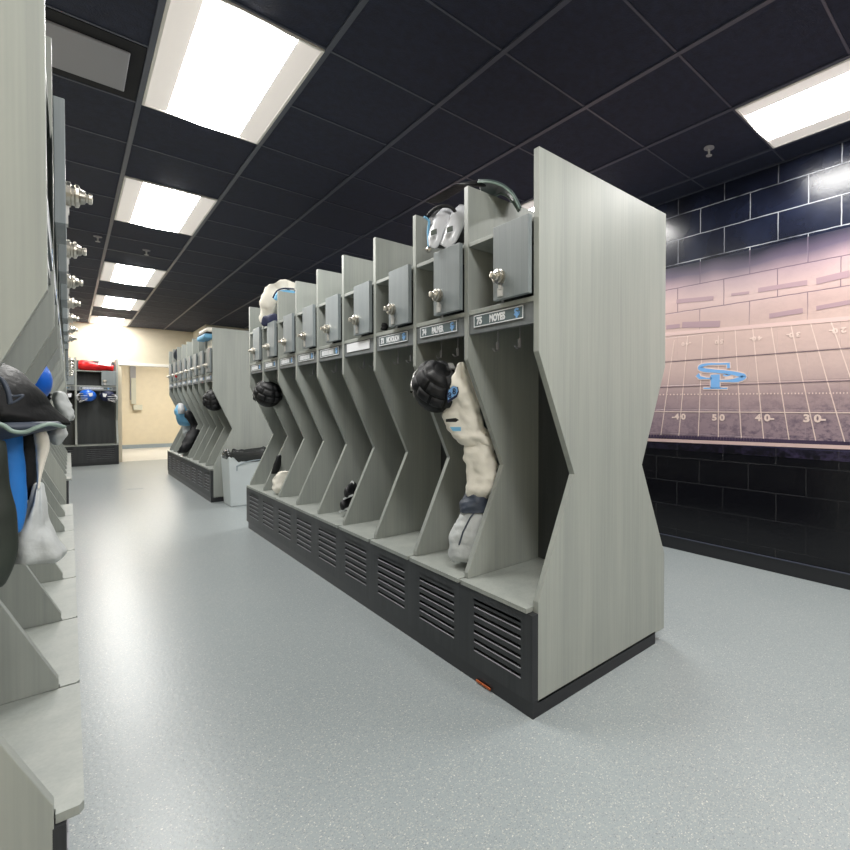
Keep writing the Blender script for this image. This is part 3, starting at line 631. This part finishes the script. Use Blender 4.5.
upart(MB().tube(smoothpts([at_d(428, 216, 2.33), at_d(435, 209, 2.31), at_d(444, 206, 2.30), at_d(452, 208, 2.31), at_d(457, 215, 2.33)], 4), .009, 8), 'neck_roll', M['blackf'], sp, so, smooth=True)
upart(MB().tube(smoothpts([at_d(424, 217, 2.3), at_d(429, 221, 2.3), at_d(428, 232, 2.3), at_d(429, 248, 2.27)], 4), .006, 8), 'strap', M['skyf'], sp, so, smooth=True)
upart(MB().lathe(at_d(429, 250, 2.24), -FW, [(0, .012), (.01, .012), (.014, .006)], 10), 'snap', M['chrome'], sp, so)
# padded back plate lying over the divider
bp_ = thing('back_plate', 'dark curved back plate with sage piping lying over the divider between lockers 74 and 75', 'back plate', (1.40, Y1+W1+.02, ZT)); po = Vector(bp_.location)
arcL = [at_x(478, 182, 1.33), at_x(488, 182, 1.34), at_x(497, 184, 1.36), at_x(505, 188, 1.38), at_x(513, 196, 1.40), at_x(519.5, 209, 1.43)]
arcU = [at_x(480, 192, 1.44), at_x(489, 197, 1.47), at_x(495, 196.5, 1.48), at_x(501, 194, 1.49), at_x(510, 199, 1.5), at_x(518.5, 212, 1.52)]
A_, B_ = smoothpts(arcL, 5), smoothpts(arcU, 5); vs = []; fs = []; n = len(A_)
for i in range(n):
    for k in range(7): t_ = k/6; vs.append(A_[i].lerp(B_[i], t_)+Vector((0, 0, .012*math.sin(PI*t_))))
for i in range(n-1):
    for k in range(6): q = i*7+k; fs.append((q, q+1, q+8, q+7))
o = upart(MB().add(vs, fs), 'shell', M['slate'], bp_, po, smooth=True); o.modifiers.new('s', 'SOLIDIFY').thickness = .012; o.data.materials[0] = mat('grey_green_pad', (84, 98, 98), .4)
upart(MB().tube(B_, .0045, 6), 'piping', M['sage'], bp_, po, smooth=True); upart(MB().tube(A_, .0045, 6), 'piping', M['sage'], bp_, po, smooth=True)
upart(loft([(at_x(x, y, X), (0, hw, .0), (.05, 0, hw*.6)) for x, y, X, hw in ((484, 186, 1.38, .02), (474, 183, 1.36, .035), (464, 184, 1.36, .03), (454, 190, 1.35, .03), (444, 196, 1.34, .025), (432, 203, 1.34, .02))], amp=.008, freq=18, seed=12, rings=30, n=20), 'back_strap', M['blackf'], bp_, po, smooth=True)
# small items
o = view_loft([(323, 379, 386, 2.86), (327, 378, 389, 2.86), (331, 380, 387, 2.86)], .03, amp=.012, freq=30, seed=2, rings=16, n=16).build('glove', M['blackf'], smooth=True); tag(o, 'small black glove in the open cubby of the third locker of the centre row', 'glove')
sh = thing('shoe_pair', 'pair of stacked black shoes with white edges on a centre row seat', 'shoes', at_d(348, 513, 3.42)); s2 = Vector(sh.location)
for py, px, sd in ((506, 346, 1), (493, 350, 2)):
    upart(loft([(at_d(px-5, py, 3.38), (0, .028, 0), (0, 0, .026)), (at_d(px-2, py-1, 3.42), (0, .04, 0), (0, 0, .045)), (at_d(px+3, py-3, 3.5), (0, .04, 0), (0, 0, .055)), (at_d(px+6, py-4, 3.56), (0, .03, 0), (0, 0, .05))], amp=.006, freq=20, seed=sd, rings=24, n=20), 'shoe_upper', M['blackf'], sh, s2, smooth=True)
    upart(MB().slab([at_d(px-7, py+5, 3.38), at_d(px+3, py+1, 3.38), at_d(px+3, py+3, 3.38), at_d(px-7, py+7, 3.38)], FW, .04), 'sole', M['greyf'], sh, s2)
upart(loft([(at_d(351, 488, 3.5), (0, .04, 0), (0, 0, .01)), (at_d(352, 484, 3.5), (0, .035, 0), (0, 0, .02)), (at_d(353, 482, 3.5), (0, .02, 0), (0, 0, .01))], amp=.004, rings=12, n=14), 'sock', M['greyf'], sh, s2, smooth=True)
o = view_loft([(471, 282, 288, 4.3, .04), (477, 276, 290, 4.3, .08), (485, 274, 289, 4.3, .09), (493, 277, 284, 4.28, .05)], .07, amp=.025, freq=12, seed=6, rings=30, n=30).build('towel', M['offw'], smooth=True); tag(o, 'rumpled white towel on a seat near the far end of the centre row', 'towel')
o = view_loft([(455, 277, 281, 4.45, .03), (465, 275, 280, 4.45, .04), (474, 272, 277, 4.45, .04)], .04, amp=.01, freq=12, seed=6, rings=20, n=20).build('cleat_bag', M['blackf'], smooth=True); tag(o, 'thin black bag leaning inside the far end centre locker', 'bag')
jt = thing('folded_jersey', 'white jersey with blue trim bundled over the far dividers atop the centre row', 'jersey', at_d(275, 300, 4.2)); jo = Vector(jt.location)
upart(loft([(at_d(x, y, D), RT*a_, UP*b_) for x, y, D, a_, b_ in ((294, 287, 4.25, .02, .04), (286, 285.5, 4.27, .05, .04), (277, 288, 4.25, .07, .06), (271, 297, 4.27, .08, .08), (267, 309, 4.32, .06, .08), (266, 320, 4.34, .06, .05))], amp=.02, freq=11, seed=9, rings=40, n=30), 'cloth', M['offw'], jt, jo, smooth=True)
upart(MB().tube(smoothpts([at_d(294, 293, 4.2), at_d(285, 292, 4.2), at_d(279, 294, 4.16), at_d(276, 300, 4.16)], 4), .02, 8), 'blue_trim', M['skyf'], jt, jo, smooth=True)
upart(MB().tube(smoothpts([at_d(294, 289, 4.19), at_d(284, 288.5, 4.18), at_d(277, 291, 4.16), at_d(273, 298, 4.16)], 4), .007, 8), 'dark_trim', M['navy'], jt, jo, smooth=True)
upart(loft([(at_d(264, 322, 4.27), RT*.03, UP*.03), (at_d(269, 320, 4.25), RT*.05, UP*.05), (at_d(275, 318, 4.23), RT*.04, UP*.04)], amp=.02, freq=14, seed=4, rings=20, n=20), 'navy_collar', M['navy'], jt, jo, smooth=True)
o = MB().box(1.2225, 1.2265, 1.60, 1.70, .008, .016).build('orange_tag', M['orange']); tag(o, 'thin orange tag stuck at the foot of the centre row base', 'tag')
# ------------------------------------------------------------------ far right row items
o = loft([((1.27, 7.36, 2.08), (.02, .10, 0), (0, 0, .03)), ((1.33, 7.5, 2.10), (.10, .08, 0), (0, 0, .05)), ((1.36, 7.75, 2.12), (.13, .05, 0), (0, 0, .05)), ((1.36, 7.95, 2.1), (.12, .05, 0), (0, 0, .03))], amp=.02, freq=8, seed=3, rings=30, n=26)
ct = thing('pad_stack', 'white and blue shoulder pads stacked atop the near end of the far right row', 'shoulder pads', (1.3, 7.6, 1.93)); co = Vector(ct.location)
upart(MB().box(1.21, 1.5, 7.38, 7.9, 2.135, 2.20), 'top_pad', M['offw'], ct, co, bevel=.03)
upart(MB().box(1.19, 1.48, 7.38, 7.9, 2.06, 2.12), 'blue_pad', M['skyf'], ct, co, bevel=.02)
upart(MB().box(1.20, 1.5, 7.38, 7.9, 2.12, 2.135), 'dark_seam', M['dark'], ct, co)
upart(MB().box(1.27, 1.45, 7.40, 7.7, 1.93, 2.06), 'foot', M['offw'], ct, co, bevel=.02)
o = loft([((1.22, 10.2, 2.05), (.02, .16, 0), (0, 0, .04)), ((1.30, 10.4, 2.08), (.06, .2, 0), (0, 0, .10)), ((1.36, 10.7, 2.09), (.08, .18, 0), (0, 0, .11)), ((1.4, 10.95, 2.05), (.06, .1, 0), (0, 0, .07))], amp=.03, freq=8, seed=3, rings=30, n=26).build('duffel_bag', M['slate'], smooth=True)
tag(o, 'dark duffel bag on top of the far end of the far right row', 'bag')
jj = thing('hanging_jersey', 'sky blue and white jersey hanging in the far right row', 'jersey', (1.25, 10.0, 1.3)); jq = Vector(jj.location)
upart(view_loft([(404, 178, 182, 7.9, .04), (411, 176, 186, 7.9, .1), (420, 178, 190, 7.95, .1), (426, 181, 192, 8.0, .06)], .08, amp=.03, freq=7, seed=1, rings=24, n=22), 'jersey', M['skyf'], jj, jq, smooth=True)
upart(view_loft([(403, 178, 182, 7.8, .04), (409, 178, 184, 7.8, .06), (414, 179, 182, 7.8, .04)], .08, amp=.02, freq=7, seed=1, rings=20, n=16), 'white_yoke', M['white'], jj, jq, smooth=True)
upart(view_loft([(424, 182, 192, 8.1, .05), (434, 184, 194, 8.1, .06), (444, 186, 195, 8.1, .05)], .08, amp=.03, freq=7, seed=4, rings=24, n=22), 'pants', M['greyf'], jj, jq, smooth=True)
o = view_loft([(410, 185, 190, 7.7, .05), (420, 188, 196, 7.75, .08), (428, 192, 198, 7.8, .06), (437, 186, 196, 7.7, .09), (447, 182, 190, 7.6, .1), (453, 180, 187, 7.6, .07)], .08, amp=.03, freq=8, seed=4, rings=36, n=22).build('garment_bag', M['blackf'], smooth=True)
tag(o, 'long black bag hanging down to the seat in the far right row', 'bag')
o = MB().lathe((1.228, 9.86, 1.70), (-1, 0, 0), [(0, .02), (.005, .035), (.02, .035), (.03, .02)], 12).build('red_padlock_cover', M['red']); tag(o, 'small red cover on a locker knob in the far right row', 'cover')
# far wall locker
rb = loft([((.13, YF+.1, 2.02), (0, .1, 0), (0, 0, .06)), ((.2, YF+.1, 2.04), (0, .12, 0), (0, 0, .11)), ((.4, YF+.08, 2.03), (0, .13, 0), (0, 0, .085)), ((.55, YF+.1, 2.03), (0, .12, 0), (0, 0, .08)), ((.66, YF+.1, 2.01), (0, .1, 0), (0, 0, .06))], amp=.04, freq=6, seed=3, rings=40, n=30).build('red_bag', M['red'], smooth=True)
tag(rb, 'bright red bag lying on top of the far wall locker', 'bag')
ppr = MB().slab([(.42, YF-.06, 2.06), (.60, YF-.06, 2.03), (.62, YF-.02, 2.12), (.44, YF-.02, 2.13)], (0, 1, 0), .01).build('white_paper', M['white']); tag(ppr, 'folded white paper lying against the red bag', 'paper')
cm = thing('wall_conduit', 'pale vertical conduit with a small box on the corridor wall beyond the opening', 'conduit', (1.2, 18.35, 0)); co = Vector(cm.location)
def cz(px0, px1, py0, py1, d, nm, m):
    a_, b_ = at_y(px0, py1, 18.38), at_y(px1, py0, 18.38); upart(MB().box(a_.x, b_.x, 18.39-d, 18.39, a_.z, b_.z), nm, m, cm, co, bevel=.004)
cz(129.5, 136, 400, 340, .04, 'channel', M['vent']); cz(131, 136, 404, 378, .07, 'cover', M['box']); cz(133, 142, 410, 405, .12, 'junction_box', M['box'])
# ------------------------------------------------------------------ bin
bn = thing('trash_bin', 'pale grey plastic trash bin with black liner at the end of the far right row', 'trash bin', (1.60, 6.98, 0))
g = MB(); q0, q1 = (.26, .19), (.285, .21)
g.add([(-q0[0], -q0[1], 0), (q0[0], -q0[1], 0), (q0[0], q0[1], 0), (-q0[0], q0[1], 0), (-q1[0], -q1[1], .60), (q1[0], -q1[1], .60), (q1[0], q1[1], .60), (-q1[0], q1[1], .60)],
      [(0, 3, 2, 1), (4, 5, 6, 7), (0, 1, 5, 4), (1, 2, 6, 5), (2, 3, 7, 6), (3, 0, 4, 7)]).build('body', M['bin'], bn, bevel=.012)
MB().tube([(-.2, -.205, .43)] + smoothpts([(-.2, -.207, .49), (-.1, -.212, .53), (.05, -.212, .545), (.24, -.212, .53)], 4), .006, 6).build('moulded_arch', M['cove'], bn)
bl = MB(); vs = []; fs = []; n = 60
for lv, (k, z) in enumerate(((1.03, .555), (1.07, .59), (1.06, .635), (.98, .655), (.85, .62), (.8, .5))):
    for i in range(n):
        th = 2*PI*i/n; c_, s_ = math.cos(th), math.sin(th); e = .25
        x = math.copysign(abs(c_)**e, c_)*.272*k; y = math.copysign(abs(s_)**e, s_)*.207*k
        nz = noise.noise(Vector((x*17, y*17, z*22)))*.045
        vs.append((x*(1+nz*1.5), y*(1+nz*1.5), z+(nz*1.4 if lv else nz*1.6)))
for l_ in range(5):
    for i in range(n): fs.append((l_*n+i, l_*n+(i+1) % n, (l_+1)*n+(i+1) % n, (l_+1)*n+i))
bl.add(vs, fs).build('bin_liner', M['bag'], bn, smooth=True)
# ------------------------------------------------------------------ gear hanging in the near left locker
gr = thing('shoulder_pads', 'large black shoulder pads with sage piping hanging in the nearest left locker', 'shoulder pads', at_y(20, 400, 1.5)); go = Vector(gr.location)
YG = 1.52
def gl_(rows, nm, m, root, ro, thick=.07, Y=YG, **k):     # rows: (py, pxL, pxR) on the plane y = Y, with depth
    secs = []
    for r in rows:
        py, l, rr = r[:3]; t_ = r[3] if len(r) > 3 else thick; YY = r[4] if len(r) > 4 else Y
        a_, b_ = at_y(l, py, YY), at_y(rr, py, YY); secs.append(((a_+b_)/2, (b_-a_)/2, (0, t_, 0)))
    return upart(loft(secs, **k), nm, m, root, ro, smooth=True)
gl_([(362, -30, 4, .03), (370, -60, 20, .06), (382, -90, 34, .09), (394, -105, 44, .11), (406, -110, 50, .12), (416, -110, 60, .12), (424, -105, 68, .1), (428, -95, 58, .07)], 'shell', M['blackp'], gr, go, amp=.012, freq=8, seed=3, rings=60, n=40)
gl_([(420, -100, 62, .11), (426, -105, 66, .12), (432, -100, 42, .11), (440, -90, 12, .08)], 'lower_padding', M['slate'], gr, go, amp=.012, freq=12, seed=6, rings=30, n=40)
Yp = 1.395
upart(MB().tube(smoothpts([at_y(-30, 418, Yp), at_y(0, 424, Yp), at_y(12, 431, Yp), at_y(25, 432, Yp), at_y(38, 427, Yp), at_y(50, 424, Yp+.01), at_y(64, 427, Yp+.05)], 5), .004, 8), 'piping', M['sage'], gr, go, smooth=True)
upart(MB().tube(smoothpts([at_y(4, 387, 1.385), at_y(12, 396, 1.38), at_y(23, 395, 1.38), at_y(16, 401, 1.38), at_y(8, 404, 1.38)], 5), .0022, 6), 'stitching', M['slate'], gr, go, smooth=True)
upart(MB().tube(smoothpts([at_y(-10, 372, 1.40), at_y(2, 380, 1.385), at_y(8, 392, 1.38), at_y(10, 404, 1.38)], 5), .004, 6), 'collar_edge', M['slate'], gr, go, smooth=True)
st = thing('hanging_uniform', 'grey white uniform with blue panel and white strap hanging in the nearest left locker', 'uniform', at_y(30, 480, 1.6)); to = Vector(st.location)
gl_([(430, -20, 24, .03, 1.50), (450, -10, 24, .03, 1.50), (475, -8, 26, .03, 1.50), (500, -6, 28, .03, 1.5), (515, 8, 27, .025, 1.5), (533, 14, 22, .02, 1.5)], 'blue_panel', M['bluef'], st, to, amp=.004, freq=10, seed=2, rings=30, n=24)
gl_([(430, 10, 44, .03, 1.60), (450, 12, 42, .03, 1.60), (470, 14, 40, .03, 1.60), (490, 18, 36, .03, 1.6), (500, 22, 32, .02, 1.6)], 'black_panel', M['blackf'], st, to, amp=.004, freq=10, seed=4, rings=30, n=24)
gl_([(428, 34, 44, .012, 1.50), (438, 35, 48, .014, 1.50), (448, 36, 49, .014, 1.50), (460, 36, 46, .012, 1.5), (475, 37, 42, .01, 1.5), (490, 36, 40, .01, 1.5)], 'white_strap', M['offw'], st, to, amp=.003, freq=10, seed=4, rings=40, n=24)
gl_([(426, 47, 66, .03, 1.58), (434, 46, 68, .04, 1.58), (440, 49, 64, .03, 1.58), (445, 54, 60, .02, 1.58)], 'grey_cloth', M['greyf'], st, to, amp=.008, freq=16, seed=9, rings=30, n=30)
gl_([(482, 37, 40, .01, 1.56), (500, 30, 44, .03, 1.56), (520, 18, 50, .045, 1.57), (540, 2, 60, .06, 1.58), (552, 0, 65, .06, 1.58), (560, 2, 60, .05, 1.58)], 'pants', M['greyf'], st, to, amp=.014, freq=11, seed=5, fold=.004, nf=6, rings=60, n=44)
ol = thing('coat', 'dark olive coat hanging at the left edge in the nearest left locker', 'coat', at_y(0, 560, 1.42)); oo = Vector(ol.location)
gl_([(436, -110, 4, .03, 1.41), (460, -110, 8, .04, 1.41), (485, -110, 12, .045, 1.41), (510, -110, 18, .05, 1.41), (530, -110, 21, .05, 1.41), (550, -110, 20, .05, 1.41), (570, -110, 14, .045, 1.41), (590, -110, 2, .03, 1.41)], 'cloth', M['olive'], ol, oo, amp=.006, freq=8, seed=5, rings=50, n=36)
bh = helmet('royal blue helmet peeking out behind the black shoulder pads on the left', Vector((-.135, 2.78, 1.29)), 95, .105, cap=False, shell='royal', tilt=18)
wg = loft([(at_y(x, y, 2.05), (hw, 0, 0), (0, .05, 0)) for x, y, hw in ((59, 391, .008), (60, 399, .016), (63, 407, .020), (67, 414, .018), (68, 421, .010))], amp=.01, freq=26, seed=3, rings=30, n=24).build('football_gloves', M['greyf'], smooth=True)
tag(wg, 'bundle of white gloves hanging below the blue helmet on the left', 'gloves')
helmet('dark helmet in the half hidden locker against the far wall', Vector((-.06, YF-.02, 1.40)), -150, .12, cap=False, shell='blackp', mask='white', decal='white')
o = MB().strip([(.58, 9.32, 0), (.75, 9.25, 0)], (0, 0, 1), .03, .002).build('floor_mark', M['cove']); tag(o, 'short thin mark on the floor of the aisle near the far lockers', 'floor mark')
